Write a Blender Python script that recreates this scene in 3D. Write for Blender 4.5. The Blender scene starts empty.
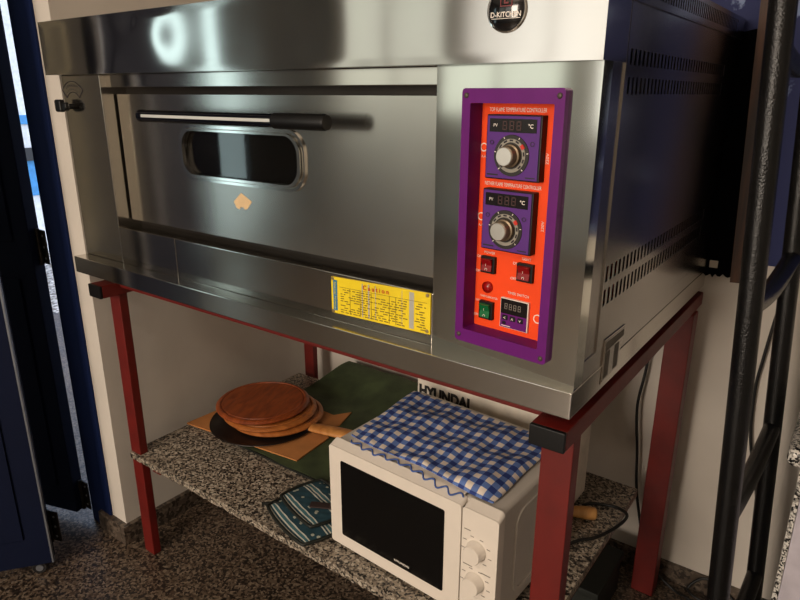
import bpy, bmesh, math, random
from mathutils import Vector, Matrix
random.seed(7)
S = bpy.context.scene
COL = S.collection
PI = math.pi

# ------------------------------------------------------------------ camera
CAM = Vector((1.5181, -0.7475, 1.2168)); YAW, PITCH, ROLL, FPX = 0.6316, -0.3106, 0.0032, 641.687
fw = Vector((-math.sin(YAW)*math.cos(PITCH), math.cos(YAW)*math.cos(PITCH), math.sin(PITCH)))
rt = Vector((math.cos(YAW), math.sin(YAW), 0)); up = rt.cross(fw)
r2 = math.cos(ROLL)*rt + math.sin(ROLL)*up; u2 = -math.sin(ROLL)*rt + math.cos(ROLL)*up
cd = bpy.data.cameras.new('camera'); cam = bpy.data.objects.new('camera', cd); COL.objects.link(cam)
cam.matrix_world = Matrix(((r2.x, u2.x, -fw.x, CAM.x), (r2.y, u2.y, -fw.y, CAM.y), (r2.z, u2.z, -fw.z, CAM.z), (0, 0, 0, 1)))
cd.sensor_width = 36; cd.lens = FPX*36/800; cd.clip_start = 0.02
S.camera = cam

# ------------------------------------------------------------------ world, lights, exposure
S.view_settings.view_transform = 'Standard'; S.view_settings.look = 'None'
S.view_settings.gamma = 1.0; S.view_settings.use_curve_mapping = False
S.view_settings.exposure = 0.1
wd = bpy.data.worlds.new('world'); S.world = wd; wd.use_nodes = True
wn = wd.node_tree.nodes; wl = wd.node_tree.links
sky = wn.new('ShaderNodeTexSky'); sky.sky_type = 'NISHITA'; sky.sun_disc = False; sky.sun_elevation = math.radians(50); sky.sun_rotation = 0.6
wl.new(sky.outputs[0], wn['Background'].inputs[0]); wn['Background'].inputs[1].default_value = 0.45

def area(name, loc, target, sx, sy, power, color, spread=180):
    l = bpy.data.lights.new(name, 'AREA'); l.shape = 'RECTANGLE'; l.size = sx; l.size_y = sy
    l.energy = power; l.color = color; l.spread = math.radians(spread)
    o = bpy.data.objects.new(name, l); COL.objects.link(o); o.location = loc
    o.rotation_euler = (Vector(target)-Vector(loc)).to_track_quat('-Z', 'Y').to_euler(); return o
# daylight through the two window openings and the garden door behind the photographer, plus one added fill
area('front_window_daylight', (-0.55, -3.86, 1.55), (-0.55, 0, 1.55), 0.9, 1.3, 6.0, (1.0, 0.95, 0.88))
area('curtained_window_daylight', (-1.95, -3.86, 1.65), (-1.95, 0, 1.65), 1.35, 1.25, 4.4, (1.0, 0.98, 0.86))
area('added_right_fill', (.66, -3.86, 1.45), (.66, 0, 1.0), 1.0, 1.6, 100, (1.0, 0.85, 0.70))  # unseen window added as warm low fill, clear of the steel's reflections
area('side_door_daylight', (-2.86, -2.70, 1.15), (0, -2.70, 1.15), 0.30, 1.9, 4.0, (0.74, 0.97, 1.0))
area('sunlit_gap_light', (-2.86, -1.475, 1.1), (0, -1.475, 1.1), 0.04, 1.9, 0.14, (1.0, 0.70, 0.34))
# warm ceiling lamp of the kitchen
area('ceiling_lamp_light', (1.05, -2.1, 2.62), (1.05, -2.1, 0), 0.35, 0.35, 15, (1.0, 0.84, 0.68))

# ------------------------------------------------------------------ materials
def srgb(r, g, b):
    f = lambda c: (c/255/12.92) if c/255 <= 0.04045 else ((c/255+0.055)/1.055)**2.4
    return (f(r), f(g), f(b), 1)
def base(name):
    m = bpy.data.materials.new(name); m.use_nodes = True
    n, l = m.node_tree.nodes, m.node_tree.links
    return m, n, l, n['Principled BSDF']
def plain(name, col, rough=0.5, metal=0.0, var=0.06, vscale=30, bump=0.0, bscale=120, coat=0.0, spec=0.5):
    m, n, l, b = base(name)
    tc = n.new('ShaderNodeTexCoord')
    nz = n.new('ShaderNodeTexNoise'); nz.inputs['Scale'].default_value = vscale; nz.inputs['Detail'].default_value = 4
    l.new(tc.outputs['Object'], nz.inputs['Vector'])
    hs = n.new('ShaderNodeHueSaturation'); hs.inputs['Color'].default_value = col
    mr = n.new('ShaderNodeMapRange'); mr.inputs[1].default_value = 0.3; mr.inputs[2].default_value = 0.7
    mr.inputs[3].default_value = 1-var*2; mr.inputs[4].default_value = 1+var*2
    l.new(nz.outputs['Fac'], mr.inputs[0]); l.new(mr.outputs[0], hs.inputs['Value']); l.new(hs.outputs[0], b.inputs['Base Color'])
    b.inputs['Roughness'].default_value = rough; b.inputs['Metallic'].default_value = metal
    b.inputs['Coat Weight'].default_value = coat; b.inputs['Specular IOR Level'].default_value = spec
    if bump:
        nb = n.new('ShaderNodeTexNoise'); nb.inputs['Scale'].default_value = bscale; nb.inputs['Detail'].default_value = 3
        l.new(tc.outputs['Object'], nb.inputs['Vector'])
        bp = n.new('ShaderNodeBump'); bp.inputs['Strength'].default_value = bump; bp.inputs['Distance'].default_value = 0.002
        l.new(nb.outputs['Fac'], bp.inputs['Height']); l.new(bp.outputs[0], b.inputs['Normal'])
    return m
def steel(name, col, r0, r1, aniso=0.75, stretch=(2.0, 260.0), big=3.0):
    m, n, l, b = base(name)
    uv = n.new('ShaderNodeUVMap'); uv.uv_map = 'uv'
    mp = n.new('ShaderNodeMapping'); mp.inputs['Scale'].default_value = (stretch[0], stretch[1], 1)
    l.new(uv.outputs[0], mp.inputs[0])
    nz = n.new('ShaderNodeTexNoise'); nz.inputs['Scale'].default_value = 1; nz.inputs['Detail'].default_value = 3
    l.new(mp.outputs[0], nz.inputs['Vector'])
    n2 = n.new('ShaderNodeTexNoise'); n2.inputs['Scale'].default_value = big; n2.inputs['Detail'].default_value = 5
    l.new(uv.outputs[0], n2.inputs['Vector'])
    ad = n.new('ShaderNodeMath'); ad.operation = 'MULTIPLY_ADD'; ad.inputs[1].default_value = 0.12
    l.new(nz.outputs['Fac'], ad.inputs[0]); l.new(n2.outputs['Fac'], ad.inputs[2])
    mr = n.new('ShaderNodeMapRange'); mr.inputs[1].default_value = 0.45; mr.inputs[2].default_value = 0.9
    mr.inputs[3].default_value = r0; mr.inputs[4].default_value = r1
    l.new(ad.outputs[0], mr.inputs[0]); l.new(mr.outputs[0], b.inputs['Roughness'])
    b.inputs['Base Color'].default_value = col; b.inputs['Metallic'].default_value = 1
    b.inputs['Anisotropic'].default_value = aniso; b.inputs['Anisotropic Rotation'].default_value = 0.25
    tg = n.new('ShaderNodeTangent'); tg.direction_type = 'UV_MAP'; tg.uv_map = 'uv'
    l.new(tg.outputs[0], b.inputs['Tangent'])
    return m
def chips(name, stops, scale, rough=0.35, distort=0.02):
    m, n, l, b = base(name)
    tc = n.new('ShaderNodeTexCoord')
    nz = n.new('ShaderNodeTexNoise'); nz.inputs['Scale'].default_value = scale*0.6; nz.inputs['Detail'].default_value = 3
    l.new(tc.outputs['Object'], nz.inputs['Vector'])
    mx = n.new('ShaderNodeVectorMath'); mx.operation = 'MULTIPLY_ADD'; mx.inputs[1].default_value = (distort,)*3
    l.new(nz.outputs['Color'], mx.inputs[0]); l.new(tc.outputs['Object'], mx.inputs[2])
    vo = n.new('ShaderNodeTexVoronoi'); vo.inputs['Scale'].default_value = scale
    l.new(mx.outputs[0], vo.inputs['Vector'])
    sp = n.new('ShaderNodeSeparateColor'); l.new(vo.outputs['Color'], sp.inputs[0])
    cr = n.new('ShaderNodeValToRGB'); cr.color_ramp.interpolation = 'CONSTANT'
    e = cr.color_ramp.elements
    while len(e) < len(stops): e.new(0.5)
    for k, (p, c) in enumerate(stops): e[k].position = p; e[k].color = c
    l.new(sp.outputs[0], cr.inputs[0]); l.new(cr.outputs[0], b.inputs['Base Color'])
    b.inputs['Roughness'].default_value = rough
    return m
def wood(name, c1, c2, scale=(8, 90, 8), rough=0.45):
    m, n, l, b = base(name)
    tc = n.new('ShaderNodeTexCoord'); mp = n.new('ShaderNodeMapping'); mp.inputs['Scale'].default_value = scale
    l.new(tc.outputs['Object'], mp.inputs[0])
    nz = n.new('ShaderNodeTexNoise'); nz.inputs['Scale'].default_value = 1; nz.inputs['Detail'].default_value = 5; nz.inputs['Distortion'].default_value = 0.6
    l.new(mp.outputs[0], nz.inputs['Vector'])
    cr = n.new('ShaderNodeValToRGB'); cr.color_ramp.elements[0].position = .35; cr.color_ramp.elements[1].position = .68
    cr.color_ramp.elements[0].color = c1; cr.color_ramp.elements[1].color = c2
    l.new(nz.outputs['Fac'], cr.inputs[0]); l.new(cr.outputs[0], b.inputs['Base Color'])
    b.inputs['Roughness'].default_value = rough
    return m
M = {}
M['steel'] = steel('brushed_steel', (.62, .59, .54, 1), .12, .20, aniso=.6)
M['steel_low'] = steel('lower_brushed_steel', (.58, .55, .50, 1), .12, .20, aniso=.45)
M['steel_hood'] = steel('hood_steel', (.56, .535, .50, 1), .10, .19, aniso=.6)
M['steel_cabinet'] = steel('cabinet_steel', (.74, .75, .69, 1), .09, .15, aniso=.5)  # daylight reflected by the cabinet put into a brighter, greener base colour
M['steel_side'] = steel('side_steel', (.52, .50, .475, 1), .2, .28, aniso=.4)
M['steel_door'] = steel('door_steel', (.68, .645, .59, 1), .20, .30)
M['handle_glint'] = plain('pale_handle_glint', srgb(214, 214, 210), .35, .3, var=.01)  # window reflection on the handle bar painted as a pale strip
M['chrome'] = plain('chrome', (.75, .74, .70, 1), .12, 1, var=.02)
M['gold_rivet'] = plain('brass', (.75, .58, .30, 1), .3, 1, var=.02)
M['dark_inside'] = plain('dark_oven_inside', srgb(32, 34, 36), .7)
M['dark_gap'] = plain('dark_steel_gap', srgb(38, 33, 28), .5, .5)
M['slot_steel'] = plain('dark_slot_steel', srgb(84, 76, 66), .5, .4)  # even dark grey for bracket bars and panel screws
M['black_plastic'] = plain('black_plastic', srgb(9, 9, 10), .45, spec=.3)
M['black_gloss'] = plain('black_gloss', srgb(10, 12, 18), .12, coat=.5)
M['purple'] = plain('purple_plastic', srgb(98, 20, 108), .45, var=.03, spec=.25)
M['purple_ctl'] = plain('violet_controller_face', srgb(88, 46, 124), .5, var=.02, spec=.25)
M['orange'] = plain('orange_faceplate', srgb(244, 74, 22), .55, var=.02, spec=.25)
M['white_ink'] = plain('white_ink', srgb(235, 225, 215), .6, var=.01)
M['dark_ink'] = plain('dark_ink', srgb(28, 18, 30), .6, var=.01)
M['display'] = plain('unlit_display', srgb(20, 13, 14), .25)
M['segment'] = plain('unlit_segments', srgb(66, 40, 38), .4)
M['dial_dark'] = plain('dial_black', srgb(38, 34, 32), .4)
M['dial_silver'] = plain('dial_silver', srgb(150, 144, 132), .5, .2)
M['red_mark'] = plain('red_mark', srgb(200, 40, 26), .5)
M['knob_alu'] = plain('aluminium_knob', (.86, .83, .76, 1), .34, 1, var=.02)
M['knob_skirt'] = plain('bronze_knob_skirt', (.25, .19, .13, 1), .4, .8, var=.05)
M['rocker_red'] = plain('red_rocker', srgb(130, 14, 18), .25)
M['rocker_green'] = plain('green_rocker', srgb(14, 100, 52), .25)
M['lamp_red'] = plain('red_indicator_lens', srgb(150, 16, 14), .2)
M['yellow'] = plain('yellow_plate', srgb(232, 204, 30), .42, var=.05, vscale=14)
M['blue_label'] = plain('blue_label', srgb(38, 116, 160), .45)
M['grey_label'] = plain('grey_column', srgb(172, 170, 158), .5)
M['red_ink'] = plain('red_ink', srgb(190, 70, 24), .6)
M['yellow_ink'] = plain('yellow_ink', srgb(225, 215, 90), .6)
M['badge'] = plain('badge_black', srgb(14, 13, 14), .15, coat=.6)
M['badge_red'] = plain('badge_red', srgb(110, 18, 20), .3)
M['sticker'] = plain('tan_sticker', srgb(214, 184, 142), .7)
M['red_paint'] = plain('red_oxide_paint', srgb(98, 16, 9), .48, var=.08, vscale=18, bump=.12, bscale=60)
M['white_wall'] = plain('white_wall_paint', srgb(206, 198, 188), .75, var=.03, vscale=5, bump=.15, bscale=40)
M['ceiling'] = plain('ceiling_paint', srgb(215, 208, 198), .8)
M['room_wall'] = plain('room_wall_paint', srgb(172, 167, 158), .8)
M['far_wall'] = plain('far_wall_paint', srgb(80, 76, 72), .8)
M['baseboard'] = chips('terrazzo_baseboard', [(0, srgb(48, 40, 34)), (.3, srgb(84, 72, 62)), (.7, srgb(106, 94, 82))], 120, .4)
M['floor'] = chips('terrazzo_floor', [(0, srgb(34, 27, 22)), (.34, srgb(72, 58, 47)), (.55, srgb(98, 83, 69)), (.82, srgb(120, 105, 90))], 190, .38, .010)
M['granite'] = chips('speckled_granite', [(0, srgb(26, 22, 20)), (.26, srgb(96, 86, 76)), (.5, srgb(150, 138, 122)), (.84, srgb(186, 176, 160))], 235, .32, .008)
M['granite_edge'] = chips('cut_granite_edge', [(0, srgb(50, 43, 38)), (.2, srgb(116, 104, 92)), (.55, srgb(160, 148, 132))], 235, .6)
M['granite_light'] = chips('black_white_granite', [(0, srgb(14, 13, 13)), (.36, srgb(150, 146, 140)), (.6, srgb(214, 210, 202))], 300, .3, .006)
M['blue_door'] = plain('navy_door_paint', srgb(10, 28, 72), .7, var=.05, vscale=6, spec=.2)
M['blue_door_shaded'] = plain('shaded_navy_door_paint', srgb(6, 14, 38), .75, var=.05, vscale=6, spec=.15)  # darker copy of the door paint, shade on the leaves put into colour
M['worn_metal'] = plain('worn_hinge_metal', srgb(46, 42, 38), .45, .7, var=.25, vscale=160)
M['alu_strip'] = plain('aluminium_edge', srgb(150, 155, 165), .35, .8)
M['white_enamel'] = plain('white_microwave_enamel', srgb(222, 212, 200), .35, var=.01)
M['white_shell'] = plain('white_microwave_shell', srgb(200, 192, 182), .4, var=.01)
M['oven_glass'] = plain('black_door_glass', srgb(6, 6, 7), .14, var=.02)
M['grey_ink'] = plain('grey_print', srgb(120, 112, 104), .6)
M['cardboard'] = plain('brown_cardboard', srgb(186, 122, 66), .8, var=.05, vscale=20)
M['white_card'] = plain('white_printed_card', srgb(214, 204, 190), .7)
M['black_ink'] = plain('black_ink', srgb(18, 16, 16), .6)
M['green_cloth'] = plain('green_oilcloth', srgb(58, 70, 42), .75, var=.22, vscale=14, bump=.2, bscale=60)
M['green_trim'] = plain('dark_green_trim', srgb(20, 24, 18), .6)
M['pan'] = plain('black_pan_coating', srgb(24, 19, 18), .38, var=.06)
M['board'] = wood('reddish_board_wood', srgb(118, 52, 20), srgb(156, 76, 32), (14, 60, 14))
M['board_light'] = wood('lighter_board_wood', srgb(150, 84, 36), srgb(186, 112, 52), (14, 60, 14))
M['handle_wood'] = wood('pale_handle_wood', srgb(176, 110, 52), srgb(212, 148, 82), (40, 40, 12))
M['pale_wood'] = wood('pale_pine', srgb(196, 138, 76), srgb(224, 172, 106), (40, 20, 12))
M['plank'] = wood('dark_plank_wood', srgb(36, 21, 13), srgb(84, 50, 28), (40, 40, 4), .6)
M['black_cloth'] = plain('black_plastic_sheet', srgb(8, 8, 12), .8, bump=.3, bscale=30, spec=.1)
M['rack'] = plain('hammered_black_paint', srgb(9, 9, 10), .27, var=.1, bump=.4, bscale=420, spec=.4)
M['cable'] = plain('black_cable', srgb(12, 11, 11), .45)
M['lavender'] = plain('pale_lavender_panel', srgb(186, 180, 190), .5)
M['wheel'] = plain('caster_rubber', srgb(22, 20, 20), .5)
M['garden'] = plain('green_sky_block', srgb(92, 104, 78), .9, var=.25, vscale=2)  # green for the added walls that hide the sky
M['gravel'] = chips('pale_gravel', [(0, srgb(120, 110, 100)), (.4, srgb(190, 184, 172)), (.8, srgb(225, 220, 210))], 60, .8)
M['outside_white'] = plain('whitewashed_yard_wall', srgb(236, 238, 240), .8)
M['outside_blue'] = plain('blue_painted_dado', srgb(70, 150, 214), .6)
M['outside_dark'] = plain('dark_yard_rail', srgb(44, 46, 50), .6)

def gingham():
    m, n, l, b = base('blue_gingham')
    uv = n.new('ShaderNodeUVMap'); uv.uv_map = 'uv'
    sp = n.new('ShaderNodeSeparateXYZ'); l.new(uv.outputs[0], sp.inputs[0])
    def stripe(out):
        d = n.new('ShaderNodeMath'); d.operation = 'MULTIPLY'; d.inputs[1].default_value = 1/0.0262; l.new(out, d.inputs[0])
        f = n.new('ShaderNodeMath'); f.operation = 'FRACT'; l.new(d.outputs[0], f.inputs[0])
        g = n.new('ShaderNodeMath'); g.operation = 'GREATER_THAN'; g.inputs[1].default_value = .5; l.new(f.outputs[0], g.inputs[0])
        return g.outputs[0]
    a = n.new('ShaderNodeMath'); a.operation = 'ADD'; l.new(stripe(sp.outputs[0]), a.inputs[0]); l.new(stripe(sp.outputs[1]), a.inputs[1])
    h = n.new('ShaderNodeMath'); h.operation = 'MULTIPLY'; h.inputs[1].default_value = .5; l.new(a.outputs[0], h.inputs[0])
    cr = n.new('ShaderNodeValToRGB'); cr.color_ramp.interpolation = 'CONSTANT'; e = cr.color_ramp.elements; e.new(.7)
    e[0].position = 0; e[0].color = srgb(228, 214, 200); e[1].position = .3; e[1].color = srgb(92, 118, 178); e[2].position = .8; e[2].color = srgb(36, 56, 122)
    l.new(h.outputs[0], cr.inputs[0]); l.new(cr.outputs[0], b.inputs['Base Color']); b.inputs['Roughness'].default_value = .85
    return m
M['gingham'] = gingham()
def potholder_mat():
    m, n, l, b = base('teal_striped_quilting')
    uv = n.new('ShaderNodeUVMap'); uv.uv_map = 'uv'
    sp = n.new('ShaderNodeSeparateXYZ'); l.new(uv.outputs[0], sp.inputs[0])
    # groups of thin white stripes every 6 cm
    d = n.new('ShaderNodeMath'); d.operation = 'MULTIPLY'; d.inputs[1].default_value = 1/0.062; l.new(sp.outputs[0], d.inputs[0])
    f = n.new('ShaderNodeMath'); f.operation = 'FRACT'; l.new(d.outputs[0], f.inputs[0])
    cr = n.new('ShaderNodeValToRGB'); cr.color_ramp.interpolation = 'CONSTANT'; e = cr.color_ramp.elements
    T = srgb(28, 62, 74); W = srgb(196, 196, 184); T2 = srgb(62, 104, 112)
    st = [(0, T), (.10, W), (.15, T), (.22, W), (.27, T2), (.38, W), (.43, T)]
    while len(e) < len(st): e.new(.5)
    for k, (p, c) in enumerate(st): e[k].position = p; e[k].color = c
    l.new(f.outputs[0], cr.inputs[0])
    # scattered pale flowers between the stripes
    vo = n.new('ShaderNodeTexVoronoi'); vo.inputs['Scale'].default_value = 70; l.new(uv.outputs[0], vo.inputs['Vector'])
    lt = n.new('ShaderNodeMath'); lt.operation = 'LESS_THAN'; lt.inputs[1].default_value = .30; l.new(vo.outputs['Distance'], lt.inputs[0])
    gt = n.new('ShaderNodeMath'); gt.operation = 'GREATER_THAN'; gt.inputs[1].default_value = .58; l.new(f.outputs[0], gt.inputs[0])
    ls = n.new('ShaderNodeMath'); ls.operation = 'LESS_THAN'; ls.inputs[1].default_value = .88; l.new(f.outputs[0], ls.inputs[0])
    m1 = n.new('ShaderNodeMath'); m1.operation = 'MULTIPLY'; l.new(lt.outputs[0], m1.inputs[0]); l.new(gt.outputs[0], m1.inputs[1])
    m2 = n.new('ShaderNodeMath'); m2.operation = 'MULTIPLY'; l.new(m1.outputs[0], m2.inputs[0]); l.new(ls.outputs[0], m2.inputs[1])
    mx = n.new('ShaderNodeMix'); mx.data_type = 'RGBA'; l.new(m2.outputs[0], mx.inputs[0]); l.new(cr.outputs[0], mx.inputs[6]); mx.inputs[7].default_value = srgb(168, 170, 156)
    l.new(mx.outputs[2], b.inputs['Base Color']); b.inputs['Roughness'].default_value = .85
    return m
M['potholder'] = potholder_mat()
def flaking():
    m, n, l, b = base('flaking_blue_paint')
    tc = n.new('ShaderNodeTexCoord'); nz = n.new('ShaderNodeTexNoise'); nz.inputs['Scale'].default_value = 7; nz.inputs['Detail'].default_value = 8; nz.inputs['Roughness'].default_value = .6
    l.new(tc.outputs['Object'], nz.inputs['Vector'])
    cr = n.new('ShaderNodeValToRGB'); e = cr.color_ramp.elements; e[0].position = .56; e[0].color = srgb(26, 36, 88); e[1].position = .58; e[1].color = srgb(124, 140, 178)
    l.new(nz.outputs['Fac'], cr.inputs[0]); l.new(cr.outputs[0], b.inputs['Base Color']); b.inputs['Roughness'].default_value = .7
    return m
M['flaking_blue'] = flaking()
def glass_mat():
    m, n, l, b = base('smoked_oven_glass')
    b.inputs['Base Color'].default_value = (.32, .30, .28, 1); b.inputs['Roughness'].default_value = .03
    b.inputs['Transmission Weight'].default_value = 1.0; b.inputs['IOR'].default_value = 1.5
    return m
M['smoked_glass'] = glass_mat()

# ------------------------------------------------------------------ mesh helpers
def bx(bm, x0, x1, y0, y1, z0, z1, bevel=0.0, seg=2, mat=None):
    r = bmesh.ops.create_cube(bm, size=1.0)
    vs = r['verts']
    for v in vs: v.co = Vector(((x0+x1)/2+v.co.x*(x1-x0), (y0+y1)/2+v.co.y*(y1-y0), (z0+z1)/2+v.co.z*(z1-z0)))
    if bevel:
        es = list({e for v in vs for e in v.link_edges})
        g = bmesh.ops.bevel(bm, geom=es, offset=bevel, segments=seg, affect='EDGES', profile=.5)
        vs = list({v for f in g['faces'] for v in f.verts} | {v for v in vs if v.is_valid})
    if mat is not None:
        for v in vs: v.co = mat @ v.co
    return vs
def tube(bm, pts, r, seg=12, cap=True):
    pts = [Vector(p) for p in pts]; rings = []
    rr = r if isinstance(r, (list, tuple)) else [r]*len(pts)
    prev = None
    for i, p in enumerate(pts):
        t = (pts[min(i+1, len(pts)-1)]-pts[max(i-1, 0)]).normalized()
        if prev is None:
            a = Vector((0, 0, 1)) if abs(t.z) < .9 else Vector((1, 0, 0))
            u = t.cross(a).normalized()
        else: u = (prev - t*prev.dot(t)).normalized()
        prev = u; w = t.cross(u)
        rings.append([bm.verts.new(p+rr[i]*(math.cos(2*PI*k/seg)*u+math.sin(2*PI*k/seg)*w)) for k in range(seg)])
    for a, b in zip(rings, rings[1:]):
        for k in range(seg): bm.faces.new((a[k], a[(k+1) % seg], b[(k+1) % seg], b[k]))
    if cap:
        bm.faces.new(rings[0][::-1]); bm.faces.new(rings[-1])
def smooth_path(pts, n=8):
    pts = [Vector(p) for p in pts]; out = []
    P = [pts[0]*2-pts[1]] + pts + [pts[-1]*2-pts[-2]]
    for i in range(1, len(P)-2):
        for k in range(n):
            t = k/n; a, b, c, d = P[i-1], P[i], P[i+1], P[i+2]
            out.append(.5*((2*b)+(c-a)*t+(2*a-5*b+4*c-d)*t*t+(3*b-a-3*c+d)*t**3))
    out.append(pts[-1]); return out
def lathe(bm, prof, mat=None, seg=48):
    """prof: (r, h) pairs; axis local Z"""
    mat = mat or Matrix()
    rings = []
    for r, h in prof:
        if r < 1e-6: rings.append([bm.verts.new(mat @ Vector((0, 0, h)))])
        else: rings.append([bm.verts.new(mat @ Vector((r*math.cos(2*PI*k/seg), r*math.sin(2*PI*k/seg), h))) for k in range(seg)])
    for a, b in zip(rings, rings[1:]):
        for k in range(seg):
            k2 = (k+1) % seg
            if len(a) == 1 and len(b) == 1: continue
            if len(a) == 1: bm.faces.new((a[0], b[k], b[k2]))
            elif len(b) == 1: bm.faces.new((a[k], b[0], a[k2]))
            else: bm.faces.new((a[k], b[k], b[k2], a[k2]))
def rrect(x0, x1, z0, z1, r, seg=6):
    out = []
    for cx, cz, a0 in ((x1-r, z1-r, 0), (x0+r, z1-r, 90), (x0+r, z0+r, 180), (x1-r, z0+r, 270)):
        for k in range(seg+1):
            a = math.radians(a0+90*k/seg); out.append((cx+r*math.cos(a), cz+r*math.sin(a)))
    return out
def prism(bm, poly, y0, y1, mat=None):
    """extrude an (x,z) polygon (counter-clockwise seen from -y) from y0 (front) to y1"""
    mat = mat or Matrix()
    a = [bm.verts.new(mat @ Vector((x, y0, z))) for x, z in poly]; b = [bm.verts.new(mat @ Vector((x, y1, z))) for x, z in poly]
    n = len(poly); bm.faces.new(a); bm.faces.new(b[::-1])
    for k in range(n): bm.faces.new((a[k], b[k], b[(k+1) % n], a[(k+1) % n]))
def ring(bm, outer, inner, y0, y1, mat=None, yi=None):
    """frame between two polygons with the same vertex count"""
    mat = mat or Matrix(); yi = y0 if yi is None else yi
    V = lambda p, y: [bm.verts.new(mat @ Vector((x, y, z))) for x, z in p]
    a, b, c, d = V(outer, y0), V(inner, yi), V(outer, y1), V(inner, y1); n = len(outer)
    for k in range(n):
        j = (k+1) % n
        bm.faces.new((a[k], a[j], b[j], b[k])); bm.faces.new((a[k], c[k], c[j], a[j])); bm.faces.new((b[k], b[j], d[j], d[k])); bm.faces.new((c[k], d[k], d[j], c[j]))
def rect(x0, x1, z0, z1): return [(x1, z1), (x0, z1), (x0, z0), (x1, z0)]
def rootloc(o):
    while o.parent: o = o.parent
    return Vector(o.location)
def obj(name, bm, mat, parent=None, smooth=0.6, uvfn=None, origin=None, mats=None):
    bm.normal_update()
    bmesh.ops.recalc_face_normals(bm, faces=bm.faces)
    uvl = bm.loops.layers.uv.get('uv') or bm.loops.layers.uv.new('uv')
    if uvfn != 'keep':
        for f in bm.faces:
            nn = f.normal
            for lp in f.loops:
                c = lp.vert.co
                if uvfn: lp[uvl].uv = uvfn(c)
                elif abs(nn.z) >= max(abs(nn.x), abs(nn.y)): lp[uvl].uv = (c.x, c.y)
                elif abs(nn.y) >= abs(nn.x): lp[uvl].uv = (c.x, c.z)
                else: lp[uvl].uv = (c.y, c.z)
    if parent is not None: off = rootloc(parent)
    else:
        if origin is None:
            xs = [v.co.x for v in bm.verts]; ys = [v.co.y for v in bm.verts]; zs = [v.co.z for v in bm.verts]
            off = Vector(((min(xs)+max(xs))/2, (min(ys)+max(ys))/2, min(zs)))
        else: off = Vector(origin)
    for v in bm.verts: v.co -= off
    for f in bm.faces: f.smooth = True
    me = bpy.data.meshes.new(name); bm.to_mesh(me); bm.free()
    if smooth: me.set_sharp_from_angle(angle=smooth)
    else:
        for p in me.polygons: p.use_smooth = False
    for mm in (mats or [mat]): me.materials.append(mm)
    o = bpy.data.objects.new(name, me); COL.objects.link(o)
    if smooth and smooth <= .7:
        wm = o.modifiers.new('flat_faces', 'WEIGHTED_NORMAL'); wm.keep_sharp = True; wm.weight = 100
    if parent is not None: o.parent = parent
    else: o.location = off
    return o
def thing(name, label, cat, loc, group=None):
    o = bpy.data.objects.new(name, None); COL.objects.link(o); o.location = loc; o.empty_display_size = .05
    o['label'] = label; o['category'] = cat
    if group: o['group'] = group
    return o
def tag(o, label, cat, group=None, kind=None):
    o['label'] = label; o['category'] = cat
    if group: o['group'] = group
    if kind: o['kind'] = kind
    return o
def struct(name, bm, mat, parent=None, **k):
    o = obj(name, bm, mat, parent, **k)
    if parent is None: o['kind'] = 'structure'
    return o
def box_obj(name, b, mat, parent=None, bevel=0.0, **k):
    bm = bmesh.new(); bx(bm, *b, bevel=bevel); return obj(name, bm, M[mat], parent, **k)
def text_bm(s, mat, width=None, height=None, depth=0.0004, align='CENTER', spacing=1.0, bold=0.0, bm=None):
    """lettering lying in the local x/z plane of mat, facing local -y, centred (or left) on the origin"""
    cu = bpy.data.curves.new('txt', 'FONT'); cu.body = s; cu.size = 1; cu.space_character = spacing; cu.offset = bold; cu.resolution_u = 3
    o = bpy.data.objects.new('txt', cu); COL.objects.link(o)
    dg = bpy.context.evaluated_depsgraph_get(); me = bpy.data.meshes.new_from_object(o.evaluated_get(dg))
    bpy.data.objects.remove(o)
    xs = [v.co.x for v in me.vertices]; ys = [v.co.y for v in me.vertices]
    x0, x1, y0, y1 = min(xs), max(xs), min(ys), max(ys)
    sy = (height/(y1-y0)) if height else None; sx = (width/(x1-x0)) if width else sy
    if sy is None: sy = sx
    bm = bm or bmesh.new()
    vs = []
    ax = {'CENTER': (x0+x1)/2, 'LEFT': x0, 'RIGHT': x1}[align]
    for v in me.vertices: vs.append(bm.verts.new(mat @ Vector(((v.co.x-ax)*sx, -depth, (v.co.y-(y0+y1)/2)*sy))))
    for p in me.polygons:
        try: bm.faces.new([vs[i] for i in p.vertices])
        except ValueError: pass
    bpy.data.meshes.remove(me); bpy.data.curves.remove(cu)
    return bm
T = Matrix.Translation

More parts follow.
